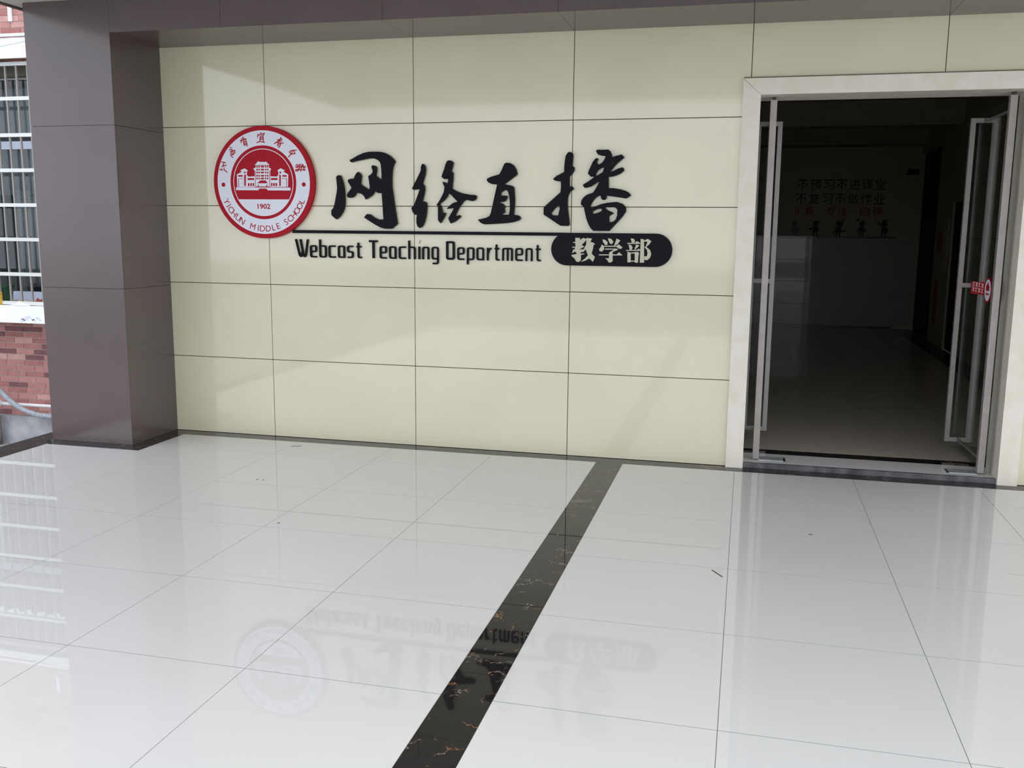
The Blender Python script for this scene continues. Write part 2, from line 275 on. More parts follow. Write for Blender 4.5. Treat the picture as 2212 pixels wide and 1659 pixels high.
BRUSH=[('first large black brush character, a slanting stroke beside a tall open frame', [[[[-622, 2077], [-612, 2087], [-602, 2091], [-592, 2090], [-587, 2085], [-583, 2070], [-578, 2058], [-568, 2026], [-561, 1989], [-559, 1951], [-557, 1909], [-558, 1871], [-565, 1837], [-579, 1807], [-603, 1777], [-627, 1757], [-647, 1771], [-668, 1790], [-667, 1826], [-650, 1843], [-638, 1879], [-628, 1925], [-620, 1959], [-615, 1993], [-618, 2035]], []], [[[-509, 2203], [-479, 2216], [-442, 2236], [-396, 2254], [-373, 2259], [-351, 2263], [-305, 2264], [-278, 2263], [-251, 2261], [-231, 2256], [-211, 2248], [-180, 2230], [-158, 2209], [-142, 2189], [-156, 2166], [-162, 2145], [-166, 2125], [-169, 2096], [-171, 2067], [-171, 2009], [-168, 1980], [-163, 1951], [-155, 1888], [-144, 1818], [-136, 1767], [-129, 1726], [-153, 1707], [-175, 1689], [-223, 1688], [-246, 1692], [-268, 1699], [-314, 1722], [-359, 1749], [-396, 1772], [-384, 1789], [-372, 1798], [-360, 1798], [-351, 1796], [-327, 1777], [-295, 1762], [-268, 1755], [-238, 1760], [-242, 1809], [-245, 1876], [-249, 1922], [-250, 1957], [-272, 1955], [-283, 1958], [-292, 1963], [-314, 1974], [-319, 1955], [-333, 1938], [-356, 1924], [-383, 1909], [-393, 1930], [-406, 1944], [-417, 1950], [-429, 1954], [-447, 1956], [-465, 1956], [-468, 1944], [-484, 1928], [-503, 1921], [-526, 1921], [-536, 1938], [-530, 1955], [-511, 1976], [-496, 1995], [-510, 2018], [-527, 2043], [-523, 2056], [-507, 2063], [-477, 2064], [-470, 2080], [-456, 2103], [-442, 2115], [-426, 2101], [-418, 2084], [-422, 2059], [-427, 2026], [-405, 2009], [-380, 1995], [-353, 1975], [-346, 1997], [-351, 2034], [-358, 2084], [-340, 2092], [-324, 2107], [-321, 2121], [-330, 2146], [-329, 2159], [-316, 2163], [-300, 2156], [-293, 2142], [-294, 2121], [-301, 2088], [-281, 2071], [-251, 2053], [-249, 2092], [-252, 2137], [-255, 2166], [-259, 2180], [-266, 2191], [-276, 2199], [-288, 2206], [-304, 2212], [-320, 2216], [-336, 2216], [-351, 2215], [-397, 2207], [-443, 2199], [-498, 2187]], []]]),('second large black brush character, a wiggling left stroke beside a roofed form', [[[[66, 2148], [73, 2167], [81, 2171], [96, 2156], [99, 2130], [96, 2096], [84, 2057], [75, 2027], [90, 2010], [93, 1988], [88, 1954], [79, 1924], [72, 1895], [93, 1894], [107, 1882], [109, 1854], [105, 1811], [99, 1776], [87, 1737], [73, 1710], [52, 1696], [35, 1708], [27, 1736], [27, 1767], [34, 1802], [17, 1794], [-1, 1812], [-13, 1845], [4, 1863], [15, 1880], [30, 1919], [44, 1954], [56, 1986], [33, 1984], [5, 1980], [-6, 1991], [7, 2014], [17, 2032], [43, 2079], [65, 2122]], []], [[[271, 2189], [280, 2193], [289, 2194], [299, 2193], [308, 2188], [317, 2176], [310, 2146], [301, 2119], [315, 2104], [315, 2061], [309, 2018], [307, 1988], [337, 1973], [374, 1958], [419, 1949], [456, 1943], [485, 1942], [497, 1935], [496, 1918], [485, 1903], [460, 1897], [433, 1905], [415, 1906], [401, 1898], [383, 1877], [365, 1853], [349, 1825], [330, 1788], [351, 1790], [369, 1794], [376, 1782], [355, 1764], [328, 1745], [298, 1733], [290, 1747], [280, 1770], [296, 1797], [314, 1825], [326, 1849], [300, 1844], [267, 1840], [287, 1859], [310, 1879], [333, 1889], [353, 1892], [328, 1917], [305, 1941], [291, 1950], [275, 1952], [271, 1932], [250, 1907], [227, 1889], [209, 1877], [220, 1859], [227, 1837], [234, 1811], [257, 1811], [252, 1794], [240, 1768], [217, 1734], [199, 1757], [199, 1803], [198, 1863], [186, 1867], [204, 1889], [227, 1928], [245, 1962], [251, 2001], [234, 2035], [246, 2038], [264, 2027], [275, 2023], [280, 2052], [284, 2079], [277, 2080], [277, 2067], [266, 2059], [246, 2059], [227, 2076], [234, 2095], [246, 2125], [260, 2168]], []]]),('third large black brush character, one upright form on a long flat base stroke', [[[[712, 2167], [721, 2172], [730, 2175], [754, 2171], [779, 2156], [797, 2130], [808, 2091], [786, 2074], [755, 2051], [709, 2021], [742, 2015], [769, 2009], [780, 2000], [785, 1990], [787, 1954], [791, 1912], [790, 1869], [786, 1827], [784, 1799], [811, 1796], [829, 1789], [837, 1772], [825, 1759], [789, 1747], [736, 1738], [655, 1732], [561, 1727], [533, 1738], [510, 1761], [542, 1768], [578, 1777], [601, 1790], [610, 1809], [623, 1864], [636, 1924], [649, 1979], [658, 2019], [618, 2021], [591, 2032], [578, 2049], [581, 2060], [608, 2073], [644, 2083], [674, 2091], [693, 2125]], [[[729, 1979], [707, 1975], [685, 1960], [683, 1950], [685, 1935], [712, 1939], [730, 1937], [733, 1924], [721, 1901], [699, 1891], [677, 1894], [679, 1881], [695, 1882], [713, 1865], [717, 1857], [712, 1843], [717, 1816], [700, 1807], [688, 1800], [749, 1799], [755, 1827], [756, 1856], [755, 1899], [750, 1933], [741, 1967]]]]]),('fourth and rightmost large black brush character, above the rounded black plaque', [[[[1178, 2235], [1186, 2243], [1196, 2248], [1207, 2244], [1219, 2234], [1221, 2211], [1218, 2180], [1216, 2150], [1232, 2136], [1231, 2117], [1218, 2095], [1198, 2074], [1198, 2038], [1199, 2003], [1219, 2003], [1231, 1985], [1208, 1971], [1196, 1951], [1190, 1935], [1187, 1919], [1186, 1879], [1190, 1832], [1197, 1788], [1204, 1730], [1194, 1721], [1140, 1721], [1100, 1745], [1054, 1775], [1011, 1801], [1011, 1853], [1044, 1883], [1085, 1919], [1134, 1962], [1137, 1999], [1135, 2040], [1108, 2041], [1087, 2046], [1079, 2058], [1103, 2078], [1132, 2092], [1158, 2105], [1159, 2149], [1163, 2192], [1168, 2219]], [[[1107, 1863], [1132, 1863], [1130, 1843], [1120, 1796], [1077, 1797], [1064, 1811], [1082, 1833]]]], [[[1386, 2252], [1398, 2260], [1436, 2259], [1476, 2260], [1489, 2249], [1499, 2228], [1504, 2206], [1526, 2214], [1571, 2225], [1591, 2206], [1566, 2185], [1535, 2158], [1487, 2104], [1516, 2111], [1548, 2127], [1580, 2136], [1591, 2124], [1590, 2113], [1569, 2095], [1533, 2078], [1507, 2072], [1481, 2070], [1483, 1992], [1524, 1990], [1572, 1982], [1608, 1971], [1632, 1957], [1646, 1940], [1614, 1918], [1573, 1924], [1525, 1931], [1471, 1938], [1469, 1920], [1459, 1908], [1445, 1907], [1433, 1916], [1428, 1939], [1412, 1937], [1392, 1923], [1372, 1900], [1357, 1872], [1351, 1860], [1363, 1851], [1398, 1864], [1434, 1878], [1482, 1888], [1546, 1894], [1587, 1880], [1611, 1857], [1613, 1827], [1589, 1790], [1550, 1746], [1495, 1687], [1382, 1687], [1361, 1705], [1342, 1737], [1326, 1780], [1315, 1824], [1308, 1856], [1286, 1874], [1287, 1896], [1293, 1910], [1303, 1923], [1316, 1935], [1331, 1945], [1373, 1959], [1395, 1994], [1416, 2033], [1406, 2037], [1386, 2022], [1354, 2002], [1334, 1997], [1311, 1993], [1296, 2012], [1305, 2020], [1337, 2038], [1381, 2071], [1352, 2073], [1332, 2093], [1339, 2116], [1351, 2143], [1366, 2175], [1386, 2200], [1400, 2201], [1404, 2192], [1394, 2178], [1397, 2161], [1415, 2158], [1435, 2170], [1448, 2189], [1460, 2215], [1425, 2220], [1401, 2227]], [[[1450, 2137], [1428, 2133], [1404, 2116], [1390, 2096], [1387, 2077], [1405, 2082], [1440, 2104], [1446, 2123]], [[1522, 2182], [1507, 2173], [1487, 2148], [1495, 2149], [1517, 2171]], [[1372, 1826], [1406, 1844], [1439, 1846], [1439, 1829], [1407, 1815], [1373, 1807]], [[1459, 1860], [1529, 1861], [1546, 1845], [1552, 1837], [1551, 1798], [1542, 1770], [1524, 1754], [1494, 1750], [1492, 1793], [1508, 1803], [1525, 1813], [1512, 1822], [1488, 1831], [1469, 1843]]]]])]
PLAQUE=[[[[1250,1635],[1284,1636],[1285,1621],[1309,1636],[1336,1627],[1314,1600],[1297,1586],[1310,1578],[1310,1569],[1266,1551],[1246,1553],[1253,1570]],[[1235,1605],[1265,1606],[1265,1599],[1235,1599]],[[1228,1571],[1265,1572],[1266,1565],[1228,1565]],[[1290,1589],[1319,1573],[1227,1525],[1234,1540]],[[1231,1550],[1266,1552],[1330,1554],[1311,1535],[1291,1532],[1291,1522],[1321,1525],[1318,1519],[1294,1513],[1295,1474],[1278,1461],[1260,1466],[1247,1488],[1227,1502],[1225,1512],[1262,1519],[1261,1529],[1239,1542]],[[1333,1636],[1373,1632],[1363,1608],[1388,1601],[1397,1589],[1386,1587],[1382,1557],[1373,1524],[1385,1512],[1398,1500],[1391,1483],[1384,1465],[1356,1489],[1327,1472],[1293,1462],[1327,1489],[1346,1511],[1338,1530],[1328,1557],[1314,1554],[1332,1590]]],[[[1449,1626],[1471,1623],[1488,1607],[1486,1588],[1471,1587],[1456,1606]],[[1489,1636],[1512,1632],[1529,1612],[1522,1595],[1505,1597],[1494,1619]],[[1553,1634],[1580,1620],[1559,1593],[1535,1581],[1542,1603]],[[1446,1591],[1462,1578],[1463,1554],[1446,1538],[1428,1546],[1428,1558],[1440,1573]],[[1462,1581],[1554,1582],[1569,1593],[1596,1572],[1586,1560],[1564,1565],[1554,1575],[1462,1574]],[[1470,1561],[1555,1562],[1567,1555],[1526,1538],[1528,1473],[1514,1461],[1499,1463],[1486,1482],[1474,1492],[1501,1492],[1501,1533],[1536,1555],[1470,1554]],[[1427,1519],[1558,1521],[1572,1537],[1599,1514],[1427,1512]]],[[[1654,1637],[1676,1633],[1687,1616],[1677,1604],[1662,1607]],[[1631,1604],[1684,1604],[1700,1617],[1722,1605],[1723,1598],[1631,1597]],[[1639,1593],[1660,1587],[1670,1571],[1661,1554],[1649,1556]],[[1694,1593],[1718,1586],[1699,1567],[1683,1553],[1687,1571]],[[1623,1553],[1702,1555],[1714,1564],[1724,1555],[1724,1549],[1623,1547]],[[1633,1541],[1657,1535],[1659,1466],[1635,1465]],[[1686,1535],[1717,1529],[1713,1514],[1711,1464],[1688,1464]],[[1657,1535],[1710,1542],[1717,1529],[1657,1529]],[[1659,1478],[1688,1478],[1688,1472],[1659,1471]],[[1726,1634],[1750,1629],[1755,1465],[1724,1464]],[[1750,1622],[1776,1634],[1802,1618],[1789,1596],[1767,1577],[1796,1554],[1804,1525],[1797,1501],[1779,1484],[1757,1483],[1754,1510],[1773,1510],[1778,1530],[1772,1558],[1754,1574],[1764,1582],[1775,1614],[1751,1616]]]]
LETTERS=[['W',-988,-872],['e',-862,-805],['b',-783,-723],['c',-705,-646],['a',-626,-568],['s',-549,-497],['t',-477,-427],['T',-368,-295],['e',-279,-221],['a',-202,-144],['c',-123,-65],['h',-45,12],['i',33,55],['n',67,122],['g',142,198],['D',258,325],['e',346,402],['p',422,479],['a',497,555],['r',578,617],['t',632,677],['m',696,777],['e',797,855],['n',875,928],['t',946,993]]
EW=[[[-355,1665],[-335,1585],[275,1565],[305,1645],[335,1565],[605,1335],[-675,1345],[-425,1565]],[[-585,1345],[555,1325],[555,1125],[705,1085],[705,975],[655,915],[615,-305],[-735,-305],[-685,925],[-785,1015],[-785,1095],[-595,1135]],[[-2355,-365],[2325,-395],[2325,-615],[-2365,-585]],[[-1945,935],[-1565,1095],[-1275,935],[-1365,855],[-1385,455],[-1855,455],[-1845,865]],[[-2245,625],[-1875,805],[-1345,555],[-1245,455],[-705,475],[-735,-345],[-2265,-345]],[[1805,845],[1785,435],[1325,435],[1335,845],[1255,915],[1545,1085],[1905,915]],[[2125,-345],[625,-345],[655,475],[1185,445],[1295,545],[1835,785],[2175,605]]]
ER=[[[-485,-55],[-245,155],[225,155],[405,-55]],[[-335,-465],[275,-465],[385,-615],[-445,-605]],[[-455,-155],[-385,-155],[-395,-385],[-465,-385]],[[295,-155],[365,-155],[355,-385],[285,-385]],[[-645,895],[-605,895],[-645,-265],[-685,-265]],[[575,895],[615,885],[575,-265],[535,-265]],[[-675,1335],[655,1315],[645,1275],[-675,1295]],[[-1605,845],[-1485,845],[-1485,705],[-1615,705]],[[-2125,575],[-1735,575],[-1745,455],[-2135,455]],[[-1605,605],[-1465,605],[-1505,-255],[-1635,-255]],[[-1315,345],[-755,345],[-765,195],[-1325,195]],[[-1305,-45],[-1165,-45],[-1175,-275],[-1315,-275]],[[-1095,-45],[-965,-45],[-975,-275],[-1105,-275]],[[-895,-45],[-775,-45],[-785,-275],[-905,-275]],[[-2135,315],[-1685,315],[-1685,285],[-2095,285],[-2115,-345],[-2165,-345]],[[1565,685],[1445,685],[1445,825],[1565,825]],[[2055,435],[1675,435],[1675,555],[2055,555]],[[1515,-265],[1385,-265],[1415,585],[1545,585]],[[1245,185],[695,195],[695,335],[1255,335]],[[1195,-275],[1065,-275],[1075,-45],[1205,-45]],[[995,-275],[865,-275],[875,-45],[1005,-45]],[[795,-275],[675,-275],[685,-45],[805,-45]],[[2025,-345],[1985,-345],[2005,275],[1605,275],[1605,305],[2055,305]],[[-515,1265],[-395,1265],[-405,1145],[-525,1145]],[[-335,1265],[-225,1265],[-225,1145],[-335,1145]],[[-125,1265],[115,1265],[115,1145],[-125,1145]],[[215,1265],[325,1265],[315,1145],[205,1145]],[[395,1265],[505,1255],[495,1145],[395,1145]],[[-525,1045],[-405,1045],[-415,925],[-535,925]],[[-335,1045],[-235,1045],[-235,925],[-345,925]],[[-135,1045],[115,1045],[105,925],[-135,925]],[[205,1045],[315,1045],[305,925],[205,925]],[[385,1045],[495,1035],[485,925],[385,925]],[[-535,825],[-415,825],[-415,705],[-545,705]],[[-345,825],[-235,825],[-245,705],[-355,705]],[[-135,825],[105,825],[95,705],[-145,705]],[[195,825],[305,825],[305,705],[195,705]],[[375,815],[485,815],[485,695],[375,705]],[[-545,575],[-425,575],[-425,455],[-555,455]],[[-355,575],[-245,575],[-255,455],[-365,455]],[[-145,575],[95,575],[95,455],[-155,455]],[[185,575],[295,575],[295,455],[185,455]],[[365,575],[475,575],[475,455],[365,455]],[[-555,365],[-435,365],[-435,245],[-555,245]],[[-365,365],[-255,365],[-265,245],[-365,245]],[[-155,365],[85,365],[85,245],[-155,245]],[[185,365],[285,365],[285,245],[175,245]],[[365,365],[465,365],[465,245],[355,245]]]
ES=[[[[-3545,1595],[-3215,1555]],[[-3335,1555],[-3445,1305]],[[-3535,1245],[-3155,1355]],[[-3735,1015],[-3615,995]],[[-3565,1065],[-3515,945]],[[-3355,1135],[-3365,1005],[-3105,805]]],[[[-2765,2705],[-2645,2665]],[[-2825,2525],[-2605,2555]],[[-2765,2365],[-2365,2485],[-2345,2315],[-2535,2135]],[[-2595,2495],[-2705,2195]],[[-2475,2435],[-2555,2195]],[[-2745,2135],[-2535,2165]],[[-2695,2045],[-2555,1955]]],[[[-1845,3215],[-1335,3315]],[[-1605,3485],[-1565,3145]],[[-1705,3375],[-1785,3055]],[[-1465,3375],[-1405,3255]],[[-1585,3115],[-1525,2845]],[[-1545,3115],[-1325,3165],[-1275,2795]],[[-1485,2995],[-1345,3015]],[[-1485,2875],[-1315,2915]]],[[[-75,3775],[5,3675]],[[-315,3655],[-355,3455]],[[-285,3605],[235,3735],[145,3565]],[[-115,3505],[-175,3155]],[[-115,3525],[115,3545],[145,3115]],[[-125,3385],[115,3415]],[[-145,3275],[115,3295]],[[-425,3035],[-165,3135],[215,3055]]],[[[1335,3225],[1735,3275]],[[1365,3105],[1695,3145]],[[1645,3405],[1535,3205],[1065,2955]],[[1295,3025],[1825,2965]],[[1395,2985],[1325,2785]],[[1395,2975],[1605,2955],[1515,2715]],[[1355,2855],[1525,2835]],[[1405,2665],[1495,2705]]],[[[2315,2295],[2455,2395],[2895,2435]],[[2335,2295],[2455,2135],[2795,2175]],[[2725,2355],[2755,2165]],[[2635,2445],[2455,2135],[2245,1945]]],[[[2825,1265],[2965,1375]],[[2925,1205],[3125,1345]],[[3055,1175],[3265,1375]],[[3185,1145],[3425,1345]],[[2825,1135],[3635,1195],[3565,1095]],[[3055,1025],[2815,865]],[[3155,1075],[2945,835]],[[2815,965],[3625,945]],[[3365,1255],[3215,835]],[[3455,1315],[3505,905]]]]
ET=[('Y', -155.6), ('I', -149.7), ('C', -144.2), ('H', -137.5), ('U', -129.9), ('N', -122.9), ('M', -106.7), ('I', -98.8), ('D', -92.9), ('D', -84.8), ('L', -77.1), ('E', -70.5), ('S', -58.3), ('C', -51.4), ('H', -44.4), ('O', -37.3), ('O', -30.4), ('L', -23.7)]
LITTER=[(-0.886,-0.292,0.075,0.5),(2.898,-1.496,0.022,0.1),(2.405,-2.268,0.10,-1.0),(-0.086,-2.108,0.014,0.3),(-0.682,-1.274,0.014,0.2),(-0.637,-1.274,0.016,0.1)]
LITLAB=['dark sliver on the floor beside the black border below the emblem','dark speck on the floor in front of the open doorway','thin dark scratch-like sliver on the floor right of the black strip','tiny dark speck on the white floor left of the black strip','left one of two tiny specks on the floor near the wall','right one of two tiny specks on the floor near the wall']

# ============================================================ SETTING
JX = [-2.4395, -1.2195, 0.0, 1.2115, 2.4430, 3.6710, 4.9000, 6.1300, 7.3600]      # upright joints of the cream cladding
JZ = [0.0, 0.6335, 1.2400, 1.8585, 2.4715, 3.0880]
g_ = 0.0025
DX0, DX1, DZ = 2.512, 4.200, 2.612                                   # clear door opening
# ---- cream panel wall around the door
wb = bmesh.new()
bx(wb, -2.85, DX0-0.06, 0.012, 0.29, -0.05, 3.45); bx(wb, DX1+0.06, 7.36, 0.012, 0.29, -0.05, 3.45); bx(wb, DX0-0.06, DX1+0.06, 0.012, 0.29, DZ+0.06, 3.45)
wall = tag(link('wall_back', wb, M['backing']), 'cream wall of large flat panels with thin dark joints', kind='structure')
for i in range(len(JX)-1):
    x0, x1 = max(JX[i], -2.13), JX[i+1]
    for k in range(5):
        z0, z1 = JZ[k], JZ[k+1]
        if i == 5 or i == 6:
            if i == 5 and z1 <= DZ: continue
            if i == 5: z0 = max(z0, 2.66)
            if i == 6 and z1 <= DZ: x0p = x0
        if i == 4:
            if z1 <= DZ: continue
            z0 = max(z0, 2.66)
        xa, xb = x0, x1
        if i == 5 and z1 > DZ: pass
        if i == 6: xa = x0
        box('panel', xa+g_, xb-g_, 0.0, 0.012, z0+g_, z1-g_, M['cream'], wall, 0.0012)
for k in range(5):                                                   # narrow strip between door surround and the next joint
    if JZ[k+1] <= DZ: box('panel', 4.27, 4.90-g_, 0.0, 0.012, JZ[k]+g_, JZ[k+1]-g_, M['cream'], wall, 0.0012)
# ---- column and beam in brown metal panels
YC = -0.61; CX0, CX1 = -2.850, -2.122; ZB = 3.083; ZC = 3.323
cb = bmesh.new(); bx(cb, CX0+0.01, CX1-0.01, YC+0.01, 0.0, 0.0, ZC+0.02)
col = tag(link('wall_left', cb, M['backing']), 'square brown panelled column left of the cream wall', kind='structure')
cj = [0.0, 1.216, 2.429, ZC+0.02]
for k in range(3):
    a, b = cj[k]+0.0015, cj[k+1]-0.0015
    box('panel', CX0, CX1-0.0005, YC, YC+0.01, a, b, M['brown'], col)
    box('panel', CX1-0.01, CX1, YC+0.0105, -0.0005, a, min(b, ZB) if k == 2 else b, M['brown'], col)
    box('panel', CX0, CX0+0.01, YC+0.0105, -0.0005, a, b, M['brown'], col)
bb = bmesh.new(); bx(bb, CX1, 7.36, YC+0.01, 0.0, ZB+0.01, ZC+0.1)
beam = tag(link('trim_1', bb, M['backing']), 'brown panelled beam along the top of the cream wall', kind='structure')
for i in range(len(JX)-1):
    x0, x1 = max(JX[i], CX1), JX[i+1]
    box('panel', x0+0.001, x1-0.001, YC, YC+0.01, ZB+0.0005, ZC-0.003, M['brown'], beam)
    box('panel', x0+0.001, x1-0.001, YC+0.002, -0.0005, ZB, ZB+0.01, M['soffit'], beam)
# ---- porch ceiling (canopy) in front of the beam
CY1 = -5.6
ce = bmesh.new(); bx(ce, -2.985, 7.36, CY1, YC, ZC, ZC+0.14); bx(ce, -2.985, CX0, YC, 0.0, ZC, ZC+0.14)
tag(link('ceiling', ce, M['plaster']), 'white plaster porch ceiling', kind='structure')
fa = bmesh.new(); bx(fa, -3.02, -2.985, CY1, 0.0, ZC-0.012, ZC+0.16)
tag(link('trim_2', fa, M['fascia']), 'dark edge strip of the porch ceiling', kind='structure')

# ---- floor: grout bed, tiles, black marble borders
FX0, FX1, FY0, FY1 = -2.79, 7.2, -8.67, -0.145
fb = bmesh.new(); bx(fb, -3.05, FX1, FY0, 0.0, -0.20, -0.0006)
floor = tag(link('floor', fb, M['grout']), 'polished white tiled porch floor', kind='structure')
xs_l = [1.461 - 0.8*i for i in range(0, 6)] + [FX0]; xs_l = sorted(set(round(x, 3) for x in xs_l if x > FX0+0.1)) ; xs_l = [FX0] + xs_l
xs_r = [1.656 + 0.8*i for i in range(0, 7)] + [FX1]
ys = [FY1] + [-0.566 - 0.8108*i for i in range(0, 11)]
gg = 0.0012
def tile_poly(pts, m, name='tile'):
    bm = bmesh.new()
    t = [bm.verts.new((x, y, 0.0)) for x, y in pts]; b = [bm.verts.new((x, y, -0.012)) for x, y in pts]
    bm.faces.new(t); bm.faces.new(b[::-1]); n = len(pts)
    for i in range(n): bm.faces.new((t[i], b[i], b[(i+1)%n], t[(i+1)%n]))
    return link(name, bm, m, floor)
for xs_ in (xs_l, xs_r):
    for i in range(len(xs_)-1):
        for k in range(len(ys)-1):
            x0, x1, y1, y0 = xs_[i]+gg, xs_[i+1]-gg, ys[k]-0.0017, ys[k+1]+0.0017
            kx, ky = -1.970, -0.755                                   # the border steps round the column here
            if x0 < kx and y1 > ky:
                if y0 > ky: 
                    if x1 > kx: tile_poly([(kx+gg, y0), (x1, y0), (x1, y1), (kx+gg, y1)], M['tile'])
                    continue
                if x1 > kx: tile_poly([(x0, y0), (x1, y0), (x1, y1), (kx+gg, y1), (kx+gg, ky-gg), (x0, ky-gg)], M['tile'])
                else: tile_poly([(x0, y0), (x1, y0), (x1, ky-gg), (x0, ky-gg)], M['tile'])
                continue
            tile_poly([(x0, y0), (x1, y0), (x1, y1), (x0, y1)], M['tile'])
bd = [(-3.05, 0.0), (-2.85, 0.0)]
for k in range(len(ys)-1):                                            # black strip across the floor
    tile_poly([(1.461+gg/2, ys[k+1]+gg/2), (1.656-gg/2, ys[k+1]+gg/2), (1.656-gg/2, ys[k]-gg/2 if k else FY1+0.0), (1.461+gg/2, ys[k]-gg/2 if k else FY1+0.0)], M['vein'], 'border_slab')
h = 0.0004
xb = [CX1+0.152, -0.66, 0.42, 1.461, 2.6, 3.75, 5.0, 6.2, FX1]
for a, b in zip(xb, xb[1:]): tile_poly([(a+h, FY1+gg), (b-h, FY1+gg), (b-h, 0), (a+h, 0)], M['vein'], 'border_slab')
tile_poly([(CX1, 0), (CX1, YC), (-1.970-gg, -0.755+0.0015), (-1.970-gg, 0)], M['vein'], 'border_slab')
tile_poly([(CX1-0.001, YC-0.001), (-2.852, YC-0.001), (-2.852, -0.692), (-2.790, -0.755+gg), (-1.9725, -0.755+gg)], M['vein'], 'border_slab')
tile_poly([(-2.853, 0), (-3.05, 0), (-3.05, -0.500), (-2.853, -0.6925)], M['vein_dull'], 'border_slab')
yb = [-0.7545, -1.75, -2.85, -3.95, -5.1, -6.3, -7.5, FY0]
tile_poly([(-3.05, -0.5025), (-3.05, -1.75), (FX0-gg, -1.75), (FX0-gg, -0.757)], M['vein_dull'], 'border_slab')
for a, b in zip(yb[1:], yb[2:]): tile_poly([(-3.05, b+h), (FX0-gg, b+h), (FX0-gg, a-h), (-3.05, a-h)], M['vein_dull'], 'border_slab')
# ---- yard around the porch
gm = bmesh.new(); bx(gm, -40, 40, -60, 20, -1.05, -0.95)
for f in gm.faces: pass
tag(link('ground', gm, M['ground']), 'grey yard paving below the porch', kind='structure')

# ---- cream marble door surround
sur = empty('trim_3', (0, 0, 0), 'cream marble surround of the doorway', kind='structure')
def jamb(pts, m=M['stone']):
    bm = bmesh.new(); shape(bm, pts, [], -0.032, 0.300)
    bmesh.ops.recalc_face_normals(bm, faces=bm.faces[:])
    return bm
XO0, XO1, ZO = 2.390, 4.325, 2.722
j1 = link('jamb', jamb([(XO0, 0.0), (DX0, 0.0), (DX0, DZ), (XO0+0.003, ZO-0.003)]), M['stone'], sur)
j2 = link('jamb', jamb([(DX1, 0.0), (XO1, 0.0), (XO1-0.003, ZO-0.003), (DX1, DZ)]), M['stone'], sur)
j3 = link('lintel', jamb([(DX0+0.001, DZ+0.0005), (DX1-0.001, DZ+0.0005), (XO1-0.003, ZO), (XO0+0.003, ZO)]), M['stone'], sur)
box('filler_bead', XO0+0.004, XO1-0.004, -0.006, 0.0, ZO+0.0005, ZO+0.012, mat('brown_sealant', (0.28, 0.22, 0.17), 0.8), sur)
# threshold and inner black strip
th = tag(box('trim_4', DX0, DX1, 0.001, 0.03, -0.02, 0.035, M['riser']), 'worn dark marble edge of the raised door threshold, painted greyer where lit', kind='structure')

# ============================================================ HALL BEHIND THE DOOR
HX0, HX1, HY1, HZ = -0.9, 5.271, 10.75, 3.30
hf = bmesh.new(); bx(hf, HX0, HX1+0.14, 0.30, HY1, -0.05, 0.020); bx(hf, DX0, DX1, 0.03, 0.30, -0.05, 0.020)
hfl = tag(link('hall_floor', hf, M['grout']), 'polished floor inside the dark hall', kind='structure')
hy = [0.031, 0.332, 0.476] + [1.27 + 0.8*i for i in range(0, 12)]
hy[-1] = HY1
for k in range(len(hy)-1):
    if k == 1:
        for a, b in zip([HX0, 0.9, 2.2, 3.4, 4.6], [0.9, 2.2, 3.4, 4.6, HX1]):
            box('border_slab', a+h, b-h, hy[k]+h, hy[k+1]-h, 0.02, 0.035, M['vein'], hfl)
        continue
    x = DX0 if k == 0 else HX0
    xe = DX1 if k == 0 else 4.985
    while x < xe-0.01:
        nx = (3.41 if x < 3.3 else xe) if k == 0 else min(x+0.8, xe)
        box('tile', x+0.0006, nx-0.0006, hy[k]+0.0006, hy[k+1]-0.0006, 0.02, 0.035, M['tile'] if k == 0 else M['hall_tile'], hfl); x = nx
    if k > 1: box('border_slab', 4.986, HX1-0.0005, hy[k]+h, hy[k+1]-h, 0.02, 0.035, M['dark'], hfl)
box('tile', HX0+0.0, DX0-0.001, 0.311, hy[1]-0.001, 0.02, 0.035, M['hall_tile'], hfl); box('tile', DX1+0.001, HX1-0.001, 0.311, hy[1]-0.001, 0.02, 0.035, M['hall_tile'], hfl)
for a_, b_ in ((0.4765, 1.04),): box('border_slab', 4.14, 4.30, a_, b_, 0.0352, 0.0362, M['dark'], hfl)
# back wall with glossy dado courses
bw = tag(box('hall_wall_back', HX0, HX1+0.1, HY1+0.02, HY1+0.15, 0.0, HZ+0.3, M['hall_wall']), 'plain wall at the far end of the hall', kind='structure')
dz = [0.06, 0.43, 0.83, 1.215, 1.597]
for a, b in zip(dz, dz[1:]):
    x = HX0
    while x < HX1-0.02:
        nx = min(x+1.25, HX1-0.001); box('tile', x+0.002, nx-0.002, HY1+0.004, HY1+0.02, a+0.004, b-0.004, M['dado'], bw); x = nx
box('cap_rail', HX0, HX1-0.32, HY1-0.012, HY1+0.02, 1.598, 1.622, M['dark'], bw)
box('skirting', HX0, HX1-0.30, HY1-0.006, HY1+0.02, 0.035, 0.06, M['dark'], bw)
